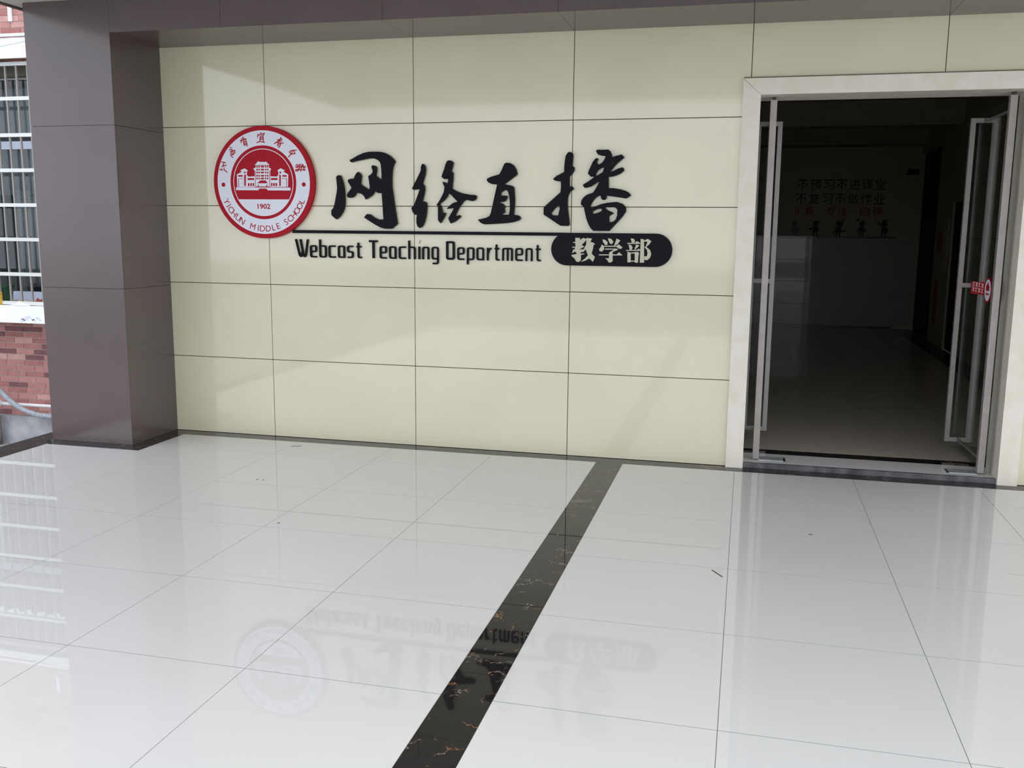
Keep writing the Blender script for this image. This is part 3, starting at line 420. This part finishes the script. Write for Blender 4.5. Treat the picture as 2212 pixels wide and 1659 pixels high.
# right wall with two dark door openings
rw = bmesh.new(); X = HX1
bx(rw, X, X+0.12, 0.30, 6.95, 0, HZ+0.3); bx(rw, X, X+0.12, 7.87, 9.07, 0, HZ+0.3); bx(rw, X, X+0.12, 6.95, 7.87, 2.13, HZ+0.3); bx(rw, X, X+0.12, 9.07, HY1+0.02, 3.03, HZ+0.3)
rwo = tag(link('hall_wall_right', rw, M['hall_wall']), 'right wall of the hall with two dark openings', kind='structure')
box('dark_recess_fill', X+0.05, X+1.6, 9.07, HY1+0.1, 0.0, 3.03, M['darkdoor'], rwo)  # solid near-black block stands in for the unlit space behind the opening
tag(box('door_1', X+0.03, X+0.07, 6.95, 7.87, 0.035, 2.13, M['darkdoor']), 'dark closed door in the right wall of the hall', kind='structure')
tag(box('hall_wall_left', HX0-0.12, HX0, 0.30, HY1+0.15, 0, HZ+0.3, M['hall_wall']), 'left wall of the hall', kind='structure')
hw = bmesh.new(); bx(hw, HX0, DX0, 0.301, 0.31, 0, HZ+0.3); bx(hw, DX1, HX1, 0.301, 0.31, 0, HZ+0.3); bx(hw, DX0, DX1, 0.301, 0.31, DZ, HZ+0.3)
tag(link('hall_wall_front', hw, M['hall_wall']), 'inner face of the front wall', kind='structure')
hc = bmesh.new(); bx(hc, HX0-0.12, HX1+0.12, 0.301, HY1+0.15, HZ+0.22, HZ+0.34)
bx(hc, HX0, HX1, 3.6, 4.0, HZ-0.12, HZ+0.22); bx(hc, HX0, HX1, 7.6, 8.0, HZ-0.12, HZ+0.22); bx(hc, HX0, HX1, HY1-0.5, HY1+0.02, HZ-0.15, HZ+0.22)
tag(link('hall_ceiling', hc, M['hall_ceiling']), 'hall ceiling with downstand beams', kind='structure')

# ---- lettering and little figures on the hall's back wall
def hall_row(txt, x0, x1, z0, z1, m, what, where, grp):
    n = len(txt); stepx = (x1-x0)/n
    for i, ch in enumerate(txt):
        if ch == ' ': continue
        o = text_mesh('wall_character', ch, 0.2, m, None, 0.012, fit=(stepx*0.86, z1-z0), offset=0.0)
        o.location = (x0+stepx*(i+0.5), HY1+0.013, (z0+z1)/2)
        tag(o, what % (where[i]), 'lettering', grp)
ordn = ['first', 'second', 'third', 'fourth', 'fifth', 'sixth', 'seventh']
hall_row('不预习不进课堂', 3.24, 4.745, 2.425, 2.60, M['ink'], '%s black character from the left, top text row inside dark hall', ordn, 'top row of wall characters in the hall')
hall_row('不复习不做作业', 3.225, 4.735, 2.18, 2.36, M['ink'], '%s black character from the left, middle text row inside dark hall', ordn, 'middle row of wall characters in the hall')
for (ch, x0, x1, nm) in (('认', 3.225, 3.33, 'broken leftmost'), ('真', 3.405, 3.56, 'second from the left'), ('专', 3.75, 3.925, 'third from the left'), ('注', 3.945, 4.11, 'fourth from the left'),
                         ('自', 4.32, 4.48, 'fifth from the left'), ('律', 4.53, 4.70, 'rightmost')):
    o = text_mesh('wall_character', ch, 0.2, M['redink'], None, 0.012, fit=(x1-x0, 0.15), offset=0.0); o.location = ((x0+x1)/2, HY1+0.013, 2.06)
    tag(o, '%s dark red character, bottom text row inside dark hall' % nm, 'lettering', 'bottom row of wall characters in the hall')
def figure(x, m, pose, lab):
    bm = bmesh.new(); y0, y1 = HY1+0.004, HY1+0.02; z = 1.622
    shape(bm, disc(0.048, 16, x, z+0.225), [], y0, y1)
    shape(bm, ccw([(x-0.045, z+0.075), (x+0.045, z+0.075), (x+0.04, z+0.175), (x-0.035, z+0.175)]), [], y0, y1)
    stroke(bm, [(x-0.022, z+0.08), (x-0.026, z+0.005), (x-0.045, z+0.008)], 0.024, y0, y1, False); stroke(bm, [(x+0.022, z+0.08), (x+0.022, z+0.005), (x+0.042, z+0.008)], 0.024, y0, y1, False)
    for pl in pose: stroke(bm, [(x+a, z+b) for a, b in pl], 0.02, y0, y1)
    tag(link('wall_figure', bm, m), lab, 'wall figure', 'small child silhouettes above the hall dado')
figure(3.245, M['figure_grey'], [[(-0.03, .16), (-.08, .10), (-.11, .09)], [(.03, .16), (.08, .12), (.05, .09)], [(-.09, .07), (.1, .07)]], 'pale grey child silhouette, leftmost of five inside dark hall')
figure(3.60, M['ink'], [[(-0.03, .16), (-.09, .12), (-.13, .13)], [(.03, .16), (.06, .11)], [(0, .26), (.06, .25)]], 'dark child silhouette reaching left, second of five inside hall')
figure(3.985, M['ink'], [[(-0.03, .16), (-.05, .09), (-.09, .06)], [(.03, .16), (.06, .22), (.07, .30)], [(.05, .09), (.12, .10)]], 'dark child silhouette with one arm raised, middle of five inside hall')
figure(4.37, M['figure_green'], [[(-0.03, .15), (-.08, .10), (-.05, .07)], [(.03, .16), (.07, .10)], [(-.09, .29), (-.06, .30)], [(-.06, .29), (-.1, .28)]], 'dark green child silhouette under a small dark cloud, fourth of five')
figure(4.735, M['figure_green'], [[(-0.02, .17), (-.09, .24), (-.12, .24)], [(.03, .16), (.07, .12), (.04, .08)], [(-0.02, .285), (.06, .285)]], 'dark green child silhouette in a cap pointing left, rightmost of five')
# camera on the hall wall
cmr = empty('security_camera', (5.13, HY1+0.02, 2.70), 'dark dome camera on the far hall wall beside the tall opening', 'camera')
bm = bmesh.new(); bmesh.ops.create_uvsphere(bm, u_segments=20, v_segments=10, radius=0.10); 
for v in list(bm.verts):
    if v.co.z < -0.001: v.co.z = -0.001
link('dome', bm, M['dark'], cmr).location = (-0.03, -0.11, -0.03)
bm = bmesh.new(); bx(bm, 0.02, 0.09, -0.12, 0.0, -0.03, 0.06); link('bracket', bm, M['dark'], cmr)
# notices on the right wall
for nm, ya, yb_, za, zb_, m, lab in (('notice', 8.45, 8.85, 1.42, 1.72, M['poster'], 'upper faded red notice on the wall between dark openings'),
                                     ('notice', 8.5, 8.8, 0.35, 1.0, M['poster'], 'lower faded red notice on the wall between dark openings'),
                                     ('notice', 8.05, 8.32, 1.15, 1.9, M['paper'], 'pale tall notice sheet beside the dark hall door')):
    tag(box(nm, X-0.006, X, ya, yb_, za, zb_, m), lab, 'notice')

# ---- glass door leaves standing open
def leaf(px, py, ang, side, lab):
    r = empty('glass_door', (px, py, 0.045), lab, 'door', 'pair of open glass door leaves'); r.rotation_euler = (0, 0, ang)
    Z1 = 2.592-0.045; Wd = 0.80
    bm = bmesh.new(); bx(bm, -0.0225, 0.0225, -0.03, 0.02, 0, Z1); bmesh.ops.bevel(bm, geom=bm.edges[:], offset=0.002, segments=1, affect='EDGES')
    link('stile', bm, M['steel'], r)
    pv = bmesh.new(); bx(pv, -0.012, 0.012, -0.02, 0.01, Z1-0.002, Z1+0.018); link('pivot', pv, M['dark'], r)
    gl = bmesh.new(); bx(gl, -0.006, 0.006, 0.02, Wd-0.0125, 0.02, Z1-0.03); link('pane', gl, M['glass'], r)
    ge = bmesh.new(); bx(ge, -0.0065, 0.0065, Wd-0.012, Wd, 0.03, Z1-0.06); link('glass_edge', ge, M['glass_edge'], r)
    for zz in (0.085, 2.445):
        rb = bmesh.new(); bx(rb, -0.008, 0.008, 0.021, Wd-0.013, zz, zz+0.014); link('rail', rb, M['glass_edge'], r)
    for s in (-1, 1):
        hd = bmesh.new(); o = 0.078*s; y = Wd-0.13; q = 0.017
        bx(hd, o-q, o+q, y-q, y+q, 0.075, 2.475)
        for zz in (0.075, 1.250, 2.475-2*q): bx(hd, min(o, 0)+(q if s > 0 else q)*0.35, max(o, 0)-q*0.35, y-q+0.001, y+q-0.001, zz+0.0005, zz+2*q-0.0005)
        link('handle', hd, M['steel'], r)
    return r
lf = leaf(2.602, 0.125, math.radians(0.9), 1, 'left open glass door leaf with full-height square steel pull handles')
rf = leaf(4.120, 0.125, math.radians(1.7), -1, 'right open glass door leaf carrying the red sticker')
# sticker on the right leaf (on its face towards the doorway)
st = empty('sticker', (-0.0065, 0, 0), 'red door sticker with a round white school emblem', 'sticker')
st.matrix_world = Matrix.Translation((4.120, 0.125, 0.0)) @ Matrix.Rotation(math.radians(1.7), 4, 'Z') @ Matrix.Translation((-0.0075, 0, 0)) @ Matrix.Rotation(-PI/2, 4, 'Z')
# local +x of the sticker runs towards the street (seen from the doorway: left to right)
def sshape(name, pts, m, d, holes=()):
    bm = bmesh.new(); shape(bm, pts, holes, -d, 0.0); return link(name, bm, m, st)
redf = mat('sticker_red', (0.62, 0.02, 0.02), 0.5)
sshape('banner', ccw([(-0.62, 1.255), (-0.24, 1.265), (-0.24, 1.355), (-0.62, 1.345)]), redf, 0.001)
sshape('emblem_disc', disc(0.088, 40, -0.165, 1.305), M['red'], 0.0015)
sshape('emblem_ring', disc(0.074, 40, -0.165, 1.305), M['white'], 0.002)
sshape('emblem_building', ccw([(-0.205, 1.30), (-0.125, 1.30), (-0.125, 1.335), (-0.145, 1.345), (-0.165, 1.365), (-0.185, 1.345), (-0.205, 1.335)]), M['red'], 0.0025)
sshape('emblem_band', ccw([(-0.205, 1.272), (-0.125, 1.272), (-0.125, 1.284), (-0.205, 1.284)]), M['red'], 0.0025)
for i, x in enumerate((-0.57, -0.49, -0.41, -0.33)):
    bm = bmesh.new()
    for r_, zz in enumerate((1.328, 1.29)):
        stroke(bm, [(x, zz+0.012), (x+0.045, zz+0.012)], 0.005, -0.002, 0, False); stroke(bm, [(x+0.02, zz+0.015), (x+0.02, zz-0.012)], 0.005, -0.002, 0, False)
        stroke(bm, [(x+0.002, zz-0.01), (x+0.045, zz-0.01)], 0.005, -0.002, 0, False)
        if (i+r_) % 2: stroke(bm, [(x+0.035, zz+0.01), (x+0.04, zz-0.01)], 0.005, -0.002, 0, False)
    link('white_lettering', bm, M['white'], st)
# floor spring cover plates
for (x0, x1, yc, lab, s) in ((2.622, 2.80, 0.165, 'steel floor plate at the foot of the left glass door', 1), (3.92, 4.10, 0.150, 'steel floor plate at the foot of the right glass door', -1)):
    p_ = empty('floor_plate', ((x0+x1)/2, yc, 0.035), lab, 'floor plate', 'steel floor spring plates'); w2 = (x1-x0)/2
    bm = bmesh.new(); bx(bm, -w2, w2, -0.055, 0.055, 0.0, 0.004); bmesh.ops.bevel(bm, geom=bm.edges[:], offset=0.0015, segments=1, affect='EDGES'); link('cover', bm, M['steel2'], p_)
    e = w2*s; bm = bmesh.new(); bx(bm, min(e, e+0.014*s), max(e, e+0.014*s), -0.058, 0.058, 0.0, 0.002); link('shadow_gap', bm, M['dark'], p_).name = 'shade_strip'  # dark strip painted in for the shadow gap at the plate's end

# ============================================================ SIGN ON THE CREAM WALL
for lab, polys in BRUSH:
    bm = bmesh.new()
    for outer, holes in polys:
        shape(bm, [(a/1000, b/1000) for a, b in outer], [[(a/1000, b/1000) for a, b in hh] for hh in holes], -0.030, 0.0)
    tag(link('brush_character', bm, M['black']), lab, 'sign character', 'large brush characters')
XH, LW = 0.0885, 0.0125
GL = {
 'W': [[(0, 1.60), (.28, .12), (.41, -.02), (.54, .55)], [(.37, 1.60), (.60, .14), (.70, -.02), (.79, .14), (.98, 1.60)]],
 'e': [[(1.08, 0), (0, 0), (0, 1), (1, 1), (1, .48), (.1, .48)]], 'b': [[(0, 1.6), (0, 0), (1, 0), (1, 1), (.1, 1)]], 'c': [[(1.08, 0), (0, 0), (0, 1), (1.08, 1)]],
 'a': [[(1.15, 0), (0, 0), (0, 1), (1, 1), (1, .05)]], 's': [[(1.05, 1), (0, 1), (0, .5), (1, .5), (1, 0), (-.05, 0)]], 't': [[(.4, 1.35), (.4, 0), (1.1, 0)], [(0, .98), (1.05, .98)]],
 'T': [[(-.08, 1.5), (1.08, 1.5)], [(.52, 1.5), (.52, -.06)]], 'h': [[(0, 1.6), (0, -.07)], [(0.1, 1), (1, 1), (1, -.07)]], 'i': [[(.45, 1.07), (.45, -.07)]], 'n': [[(0, -.07), (0, 1), (1, 1), (1, -.07)]],
 'g': [[(.1, 0), (1, 0)], [(1.0, 0), (0, 0), (0, 1), (1, 1), (1, -.42), (.05, -.42)]], 'D': [[(0.02, 1.5), (1, 1.5), (1, 0), (0, 0), (0, 1.57)]],
 'p': [[(0, -.45), (0, 1), (1, 1), (1, 0), (.1, 0)]], 'r': [[(0, -.07), (0, 1.05)], [(0.05, .5), (.4, .9), (1.05, 1)]], 'm': [[(0, -.07), (0, 1), (1, 1), (1, -.07)], [(.52, 1), (.52, -.07)]]}
words = ['Webcast']*7 + ['Teaching']*8 + ['Department']*10
nth = {0: 1}; 
for i, (ch, x0, x1) in enumerate(LETTERS):
    x0, x1 = x0/1000, x1/1000; lw = LW*(1.25 if ch in 'TD' else 1)
    a, b = x0+lw/2, x1-lw/2; zb = 1.460+lw/2; u = XH-lw*0.35
    if ch == 'i': a, b = x0, x1
    bm = bmesh.new()
    for pl in GL[ch]: ribbon(bm, rounded([(a+(b-a)*px, zb+u*pz) for px, pz in pl], 0.0 if ch in 'T' else 0.013), lw, -0.019, 0.0)
    wd = words[i]; start = {'Webcast': 0, 'Teaching': 7, 'Department': 15}[wd]; k = i-start; rep = wd.count(ch); which = wd[:k+1].count(ch)
    o = link('letter', bm, M['black'])
    tag(o, ('black letter %s %sin the word %s below the black line' % (ch, (('first of its kind ' if which == 1 else 'last of its kind ') if rep > 1 else ''), wd)), 'letter', 'black letters of the English name')
bm = bmesh.new(); stroke(bm, [(0.0425, 1.585), (0.0475, 1.600)], 0.012, -0.0015, 0.0)
tag(link('glue_mark', bm, M['ghost']), 'pale grey mark where the dot of the letter i is missing', 'mark')
# line and rounded plaque
box_ = box('sign_line', -1.002, 1.185, -0.0295, 0.0, 1.6485, 1.6722, M['black'], None, 0.001)
tag(box_, 'long thin black bar under the brush characters', 'sign bar')
pr = 0.1185; pz = 1.5535; pl_ = []
px0, px1 = 1.072, 1.951
for k in range(25): a = PI/2 + PI*k/24; pl_.append((px0+pr+pr*math.cos(a), pz+pr*math.sin(a)))
for k in range(25): a = -PI/2 + PI*k/24; pl_.append((px1-pr+pr*math.cos(a), pz+pr*math.sin(a)))
bm = bmesh.new(); shape(bm, pl_, [], -0.030, 0.0)
plaque = link('sign_plaque', bm, M['black']); tag(plaque, 'black pill-shaped plaque with three cream characters', 'plaque')
for chp in PLAQUE:
    bm = bmesh.new()
    for i, poly in enumerate(chp): shape(bm, ccw([(a/1000, b/1000) for a, b in poly]), [], -0.0310-0.0001*i, -0.030)
    link('cream_character', bm, M['cutout'], plaque)

# ---- round school emblem
em = empty('school_emblem', (-1.2335, -0.0105, 2.0365), 'round red and white school emblem with a building and the year 1902', 'emblem')
def es(name, outer, m, y0, y1, holes=(), par=None):
    bm = bmesh.new(); shape(bm, outer, holes, y0, y1); return link(name, bm, m, par or em)
es('red_disc', disc(0.432, 96), M['red'], -0.028, 0.010)
wf = es('white_face', disc(0.397, 96), M['white'], -0.030, -0.028)
es('red_ring', disc(0.283, 80), M['red'], -0.031, -0.030, [disc(0.259, 80)[::-1]])
ch_ = math.asin(-0.1295/0.2525); arc = [(0.2525*math.cos(a), 0.2525*math.sin(a)) for a in [ch_ + (PI-2*ch_)*k/60 for k in range(61)]]
es('red_field', arc, M['red'], -0.031, -0.030)
bm = bmesh.new()
for i, p in enumerate(EW): shape(bm, ccw([(a/10000, b/10000) for a, b in p]), [], -0.0315-0.0001*i, -0.031)
bw_ = link('emblem_building', bm, M['white'], em)
bm = bmesh.new()
for i, p in enumerate(ER): shape(bm, ccw([(a/10000, b/10000) for a, b in p]), [], -0.0326-0.00003*i, -0.032)
link('building_window', bm, M['red'], bw_).name = 'building_openings'
for sgn in (-1, 1): es('dot', disc(0.0165, 20, sgn*0.346, -0.016), M['red'], -0.031, -0.030)
for pls in ES:
    bm = bmesh.new()
    for pl in pls: stroke(bm, [(a/10000, b/10000) for a, b in pl], 0.0072, -0.031, -0.030)
    link('brush_character', bm, M['red'], em)
for ch, deg in ET:
    o = text_mesh('letter', ch, 0.068, M['red'], em, 0.001)
    a = math.radians(deg); rr = 0.356
    o.location = (rr*math.cos(a), -0.0305, rr*math.sin(a)); o.rotation_euler = (0, -(a+PI/2), 0)
o = text_mesh('year_number', '1902', 0.07, M['red'], em, 0.001, fit=(0.110, 0.040), offset=0.0015); o.location = (0.0, -0.0305, -0.184)

# ============================================================ BRICK BUILDING ON THE LEFT
YB = 2.65
bld = empty('brick_building', (-7.0, YB, -0.95), 'red brick building beyond the porch, left of the brown column', 'building')
def bpart(name, x0, x1, y0, y1, z0, z1, m, par=None, bevel=0):
    o = box(name, x0+7.0, x1+7.0, y0-YB, y1-YB, z0+0.95, z1+0.95, m, par or bld, bevel); return o
WX0, WX1, WZ0, WZ1 = -7.75, -5.50, 0.80, 3.42                          # window opening
bm = bmesh.new()
def bbx(x0, x1, y0, y1, z0, z1): bx(bm, x0+7, x1+7, y0-YB, y1-YB, z0+.95, z1+.95)
bbx(-14, WX0, YB+0.012, YB+0.35, -0.60, 8.5); bbx(WX1, -3.4, YB+0.012, YB+0.35, -0.60, 8.5); bbx(WX0, WX1, YB+0.012, YB+0.35, -0.60, WZ0); bbx(WX0, WX1, YB+0.012, YB+0.35, WZ1, 8.5)
link('wall', bm, M['mortar'], bld)
bpart('plinth', -14, -3.4, YB-0.05, YB+0.35, -0.95, -0.60, M['concrete'])
PITCH = 0.0682; ZB0 = -0.595
meshes = {}
def brick(x0, x1, z, mi):
    key = (round(x1-x0, 3), mi)
    if key not in meshes:
        b2 = bmesh.new(); bx(b2, 0, x1-x0, 0.007, 0.014, 0, PITCH-0.009); me = bpy.data.meshes.new('brick'); b2.to_mesh(me); b2.free(); me.materials.append(BR[mi]); meshes[key] = me
    o = bpy.data.objects.new('brick', meshes[key]); C.objects.link(o); o.parent = bld; o.location = (x0+7.0, 0.0-0.002, z+0.95)
off = [0.0, 0.129, 0.012, 0.140, 0.02]
cols = [0, 1, 0, 4, 0, 1, 2, 0, 3, 1, 0, 4, 2, 0, 1, 3]
BL = 0.258; nb = 0
rest = [bmesh.new() for _ in range(5)]
rows = int((6.6-ZB0)/PITCH)
for r_ in range(rows):
    z = ZB0 + r_*PITCH; x = -13.146 - off[r_ % 5]; rr = random.Random(r_*31+5); run = rr.randrange(16)
    while x < -3.7:
        x1 = x+BL; mi = rr.choices([0, 1, 4, 2, 3], [42, 22, 14, 13, 9])[0]
        segs = [(x+0.004, x1-0.004)]
        if z+PITCH > WZ0-0.06 and z < WZ1+0.02: segs = [(a, b) for a, b in ((x+0.004, min(x1-0.004, WX0-0.02)), (max(x+0.004, WX1+0.02), x1-0.004)) if b-a > 0.03]
        for a, b in segs:
            near = -6.75 < a < -5.3 and (z < 0.85 or 3.35 < z < 4.5)
            if near and nb < 299: brick(a, b, z, mi); nb += 1
            else: bx(rest[mi], a+7, b+7, 0.005, 0.012, z+.95, z+.95+PITCH-0.009)
        x = x1
for i, b2 in enumerate(rest):
    o = link('brickwork', b2, BR[i], bld); o['kind'] = 'stuff'
# ledge under the window, flaking paint
bpart('window_ledge', WX0-0.2, WX1+0.25, YB-0.30, YB+0.012, 0.565, 0.766, M['ledge'], None, 0.004)
bm = bmesh.new()
rr = random.Random(3)
for cxp, czp, rad in ((-5.62, 0.62, .05), (-5.57, 0.64, .035), (-5.52, 0.615, .03), (-5.66, 0.60, .04), (-5.45, 0.63, .03), (-5.42, 0.61, .025), (-5.50, 0.605, .03)):
    pts = [(cxp+7+rad*(0.6+0.5*rr.random())*math.cos(2*PI*k/11), czp+.95+rad*0.55*(0.6+0.5*rr.random())*math.sin(2*PI*k/11)) for k in range(11)]
    shape(bm, pts, [], -0.302, -0.2995)
link('bare_patch', bm, mat('exposed_render', (0.66, 0.70, 0.82), 0.9), bld)
# window: frame, panes, curtain
bpart('window_head', WX0, WX1+0.02, YB-0.002, YB+0.10, 3.37, 3.50, mat('grey_green_render', (0.13, 0.13, 0.105), 0.9))
yw = YB+0.12
def frame_part(name, x0, x1, z0, z1, m=M['upvc'], d=0.05): return bpart(name, x0, x1, yw, yw+d, z0, z1, m)
WRX = -5.62
fr = frame_part('window_frame', WRX-0.055, WRX, 0.84, 2.66)
frame_part('window_frame', WX0+0.05, WRX-0.055, 2.57, 2.66); frame_part('window_frame', WX0+0.05, WRX-0.055, 0.80, 0.90)
frame_part('window_frame', WX0, WX0+0.05, 0.80, 2.66); frame_part('window_frame', -6.62, -6.56, 0.90, 2.57)
frame_part('window_frame', WX0, WX1-0.02, 3.355, 3.375, M['grille_white'], 0.03); frame_part('window_frame', WX0, WX1-0.02, 3.375, 3.42, M['room_dark'], 0.05)  # upper strip is no frame: the dark above the rail, painted on
frame_part('window_frame', WX0, WX1-0.02, 2.66, 2.72, M['room_dark'], 0.04)  # dark of the unlit room painted on as a strip
for a, b in ((WX0+0.05, -6.62), (-6.56, WRX-0.055)): bpart('pane', a, b, yw+0.02, yw+0.028, 0.90, 2.57, M['winglass'])
bpart('pane', WX0, WX1-0.02, yw+0.016, yw+0.022, 2.72, 3.355, M['winglass'])
bpart('room_back', WX0-0.3, WX1+0.3, yw+0.9, yw+0.95, 0.5, 3.6, M['room_dark']); bpart('window_jamb', WX1-0.02, WX1, YB, yw+0.3, 0.80, 3.42, M['mortar']); bpart('room_floor', WX0-0.3, WX1+0.3, yw+0.235, yw+0.9, 0.45, 0.5, M['room_dark'])
def curtain(x0, x1, z0, z1):
    bm = bmesh.new(); n = 60; top = []; bot = []
    for i in range(n+1):
        x = x0+(x1-x0)*i/n; y = 0.05*math.sin(i*1.05)+0.02*math.sin(i*2.3)
        top.append(bm.verts.new((x+7, yw+0.17-YB+y, z1+.95))); bot.append(bm.verts.new((x+7, yw+0.17-YB+y*1.2, z0+.95)))
    for i in range(n): bm.faces.new((bot[i], bot[i+1], top[i+1], top[i]))
    o = smooth(link('curtain', bm, M['curtain'], bld)); md = o.modifiers.new('thick', 'SOLIDIFY'); md.thickness = 0.004
curtain(WX0, -5.60, 2.05, 3.28); curtain(-6.15, -5.85, 0.95, 2.1)
# grille
gy = YB-0.25
gr = empty('window_grille', (-6.6, gy, 0.80), 'galvanised steel security grille over the window of the brick building', 'grille')
def gp(name, x0, x1, z0, z1, m, d0=-0.015, d1=0.015): return box(name, x0+6.6, x1+6.6, d0, d1, z0-.8, z1-.8, m, gr)
for z in (0.795, 1.129, 1.527, 1.915, 2.303, 2.691, 3.089, 3.462): gp('rail', -7.7, -5.30, z-0.020, z+0.020, M['grille_white'])
x = -5.395
while x > -7.7: gp('bar', x-0.009, x+0.009, 0.815, 3.442, M['grille'], -0.010, 0.010); x -= 0.1455
for x in (-7.7, -5.31):
    for z in (0.85, 3.40): gp('bracket', x-0.01, x+0.01, z-0.012, z+0.012, M['grille'], 0.015, 0.248)
# awning
aw = empty('window_awning', (-6.6, YB, 3.80), 'white plastic awning sheet on thin struts above the barred window', 'awning')
bm = bmesh.new()
for q in (0,):
    vs = [bm.verts.new(p) for p in ((-1.3, -0.002, 0.0), (1.45, -0.002, 0.0), (1.45, -0.36, -0.25), (-1.3, -0.36, -0.25), (-1.3, -0.002, -0.008), (1.45, -0.002, -0.008), (1.45, -0.36, -0.258), (-1.3, -0.36, -0.258))]
    for f in ((0, 1, 2, 3), (7, 6, 5, 4), (0, 4, 5, 1), (1, 5, 6, 2), (2, 6, 7, 3), (3, 7, 4, 0)): bm.faces.new([vs[i] for i in f])
link('sheet', bm, M['awning'], aw)
box('front_bar', -1.3, 1.45, -0.375, -0.345, -0.300, -0.250, M['whitepaint'], aw)
bm = bmesh.new(); tube(bm, [(-1.3, -0.03, 0.02), (1.45, -0.03, 0.02)], 0.018, 8); smooth(link('top_rail', bm, M['whitepaint'], aw))
bm = bmesh.new(); tube(bm, [(0.42, -0.345, -0.228), (1.30, -0.05, -0.01)], 0.013, 8); smooth(link('strut', bm, M['whitepaint'], aw))
bm = bmesh.new(); tube(bm, [(-1.2, -0.345, -0.228), (-0.4, -0.05, -0.01)], 0.013, 8); smooth(link('strut', bm, M['whitepaint'], aw))
# drip mark
bpart('white_bracket', -5.790, -5.755, YB-0.03, YB-0.002, 3.97, 4.18, M['ledge'])
# pipes
def pipe(name, runs, m, lab, cat):
    r = empty(name, runs[0][1][0], lab, cat); o0 = Vector(runs[0][1][0])
    for nm, pts, rad, mm_ in runs:
        bm = bmesh.new(); tube(bm, [Vector(p)-o0 for p in pts], rad, 12); smooth(link(nm, bm, mm_, r))
    return r
py_ = YB-0.12
pipe('water_pipe', [('riser', [(-6.27, py_, -0.96), (-6.27, py_, -0.60)], 0.030, M['pvc_old']), ('riser', [(-6.27, py_, -0.60), (-6.275, py_, -0.46)], 0.026, M['pvc']),
     ('elbow', [(-6.275, py_, -0.50), (-6.27, py_, -0.455), (-6.25, py_, -0.44), (-6.20, py_, -0.44)], 0.034, M['pvc']), ('run', [(-6.20, py_, -0.44), (-5.2, py_, -0.44)], 0.020, M['pvc']),
     ('branch', [(-6.27, py_, -0.59), (-6.9, py_-0.02, -0.57)], 0.022, M['pvc'])], None, 'white plastic water pipe bending down beside the concrete plinth', 'pipe')
cd = []
for i in range(40):
    t = i/39; cd.append(((-7.3 + 2.3*t), YB-0.24, 0.66 - 1.18*(1-(1-t)**1.55) + 0.0))
ctl = [(-7.3, 0.9), (-6.75, 0.42), (-6.35, 0.02), (-6.12, -0.20), (-5.95, -0.34), (-5.80, -0.43), (-5.62, -0.485), (-5.45, -0.50), (-5.1, -0.50)]
def catmull(p, n=6):
    out = []
    for i in range(len(p)-1):
        a, b, c_, d = p[max(i-1, 0)], p[i], p[i+1], p[min(i+2, len(p)-1)]
        for k in range(n):
            t = k/n; out.append(tuple(0.5*((2*b[j])+(c_[j]-a[j])*t+(2*a[j]-5*b[j]+4*c_[j]-d[j])*t*t+(-a[j]+3*b[j]-3*c_[j]+d[j])*t**3) for j in (0, 1)))
    out.append(p[-1]); return out
cpts = [(x, YB-0.26, z-0.03) for x, z in catmull(ctl)]
bm = bmesh.new(); tube(bm, cpts, 0.031, 12)
tag(smooth(link('conduit', bm, M['conduit'])), 'sagging grey flexible conduit in front of the brick wall', 'conduit')
# things on the window ledge
zl = 0.766
pot = empty('plant_pot', (-6.02, YB-0.14, zl), 'dark green pot standing on the white window ledge', 'pot')
bm = bmesh.new(); tube(bm, [(0, 0, 0), (0, 0, 0.005), (0, 0, 0.20), (0, 0, 0.21)], [0.075, 0.078, 0.10, 0.105], 18); link('body', bm, M['pot'], pot)
bm = bmesh.new(); tube(bm, [(0, 0, 0.205), (0, 0, 0.225)], [0.112, 0.112], 18); link('rim', bm, M['pot'], pot)
tin = empty('tin', (-5.99, YB-0.265, zl), 'yellow tin in front of the dark green pot on the ledge', 'tin')
bm = bmesh.new(); tube(bm, [(0, 0, 0), (0, 0, 0.15)], 0.038, 16); link('can', bm, M['yellow'], tin)
def rag(name, x0, x1, y, hgt, m, lab, seed):
    bm = bmesh.new(); n, q = 14, 5; rr = random.Random(seed); g = []
    for i in range(n+1):
        u = i/n; g.append([bm.verts.new((x0+(x1-x0)*u, y+0.12*j/q, zl+0.003+(hgt*math.sin(PI*min(1, u*1.02))**1.2*(0.75+0.25*math.sin(j*1.7+i)) if 0 < i < n and 0 < j < q else 0))) for j in range(q+1)])
    for i in range(n):
        for j in range(q): bm.faces.new((g[i][j], g[i+1][j], g[i+1][j+1], g[i][j+1]))
    bb_ = [bm.verts.new((x0, y, zl)), bm.verts.new((x1, y, zl)), bm.verts.new((x1, y+0.12, zl)), bm.verts.new((x0, y+0.12, zl))]; bm.faces.new(bb_)
    tag(smooth(link(name, bm, m)), lab, 'rag')
rag('rag', -5.83, -5.56, YB-0.29, 0.055, M['cloth_white'], 'crumpled white rag on the window ledge behind the grille', 1)
rag('rag', -5.66, -5.46, YB-0.16, 0.085, M['cloth_red'], 'crumpled red-brown rag on the ledge beside the white one', 2)

# ---- bits of litter on the floor
for i, (x, y, l, an) in enumerate(LITTER):
    bm = bmesh.new(); bx(bm, -l/2, l/2, -0.003, 0.003, 0, 0.0015, Matrix.Rotation(an, 4, 'Z')); o = link('leaf_bit', bm, M['debris']); o.location = (x, y, 0.0002)
    tag(o, LITLAB[i], 'litter', 'dark bits on the tiled floor')
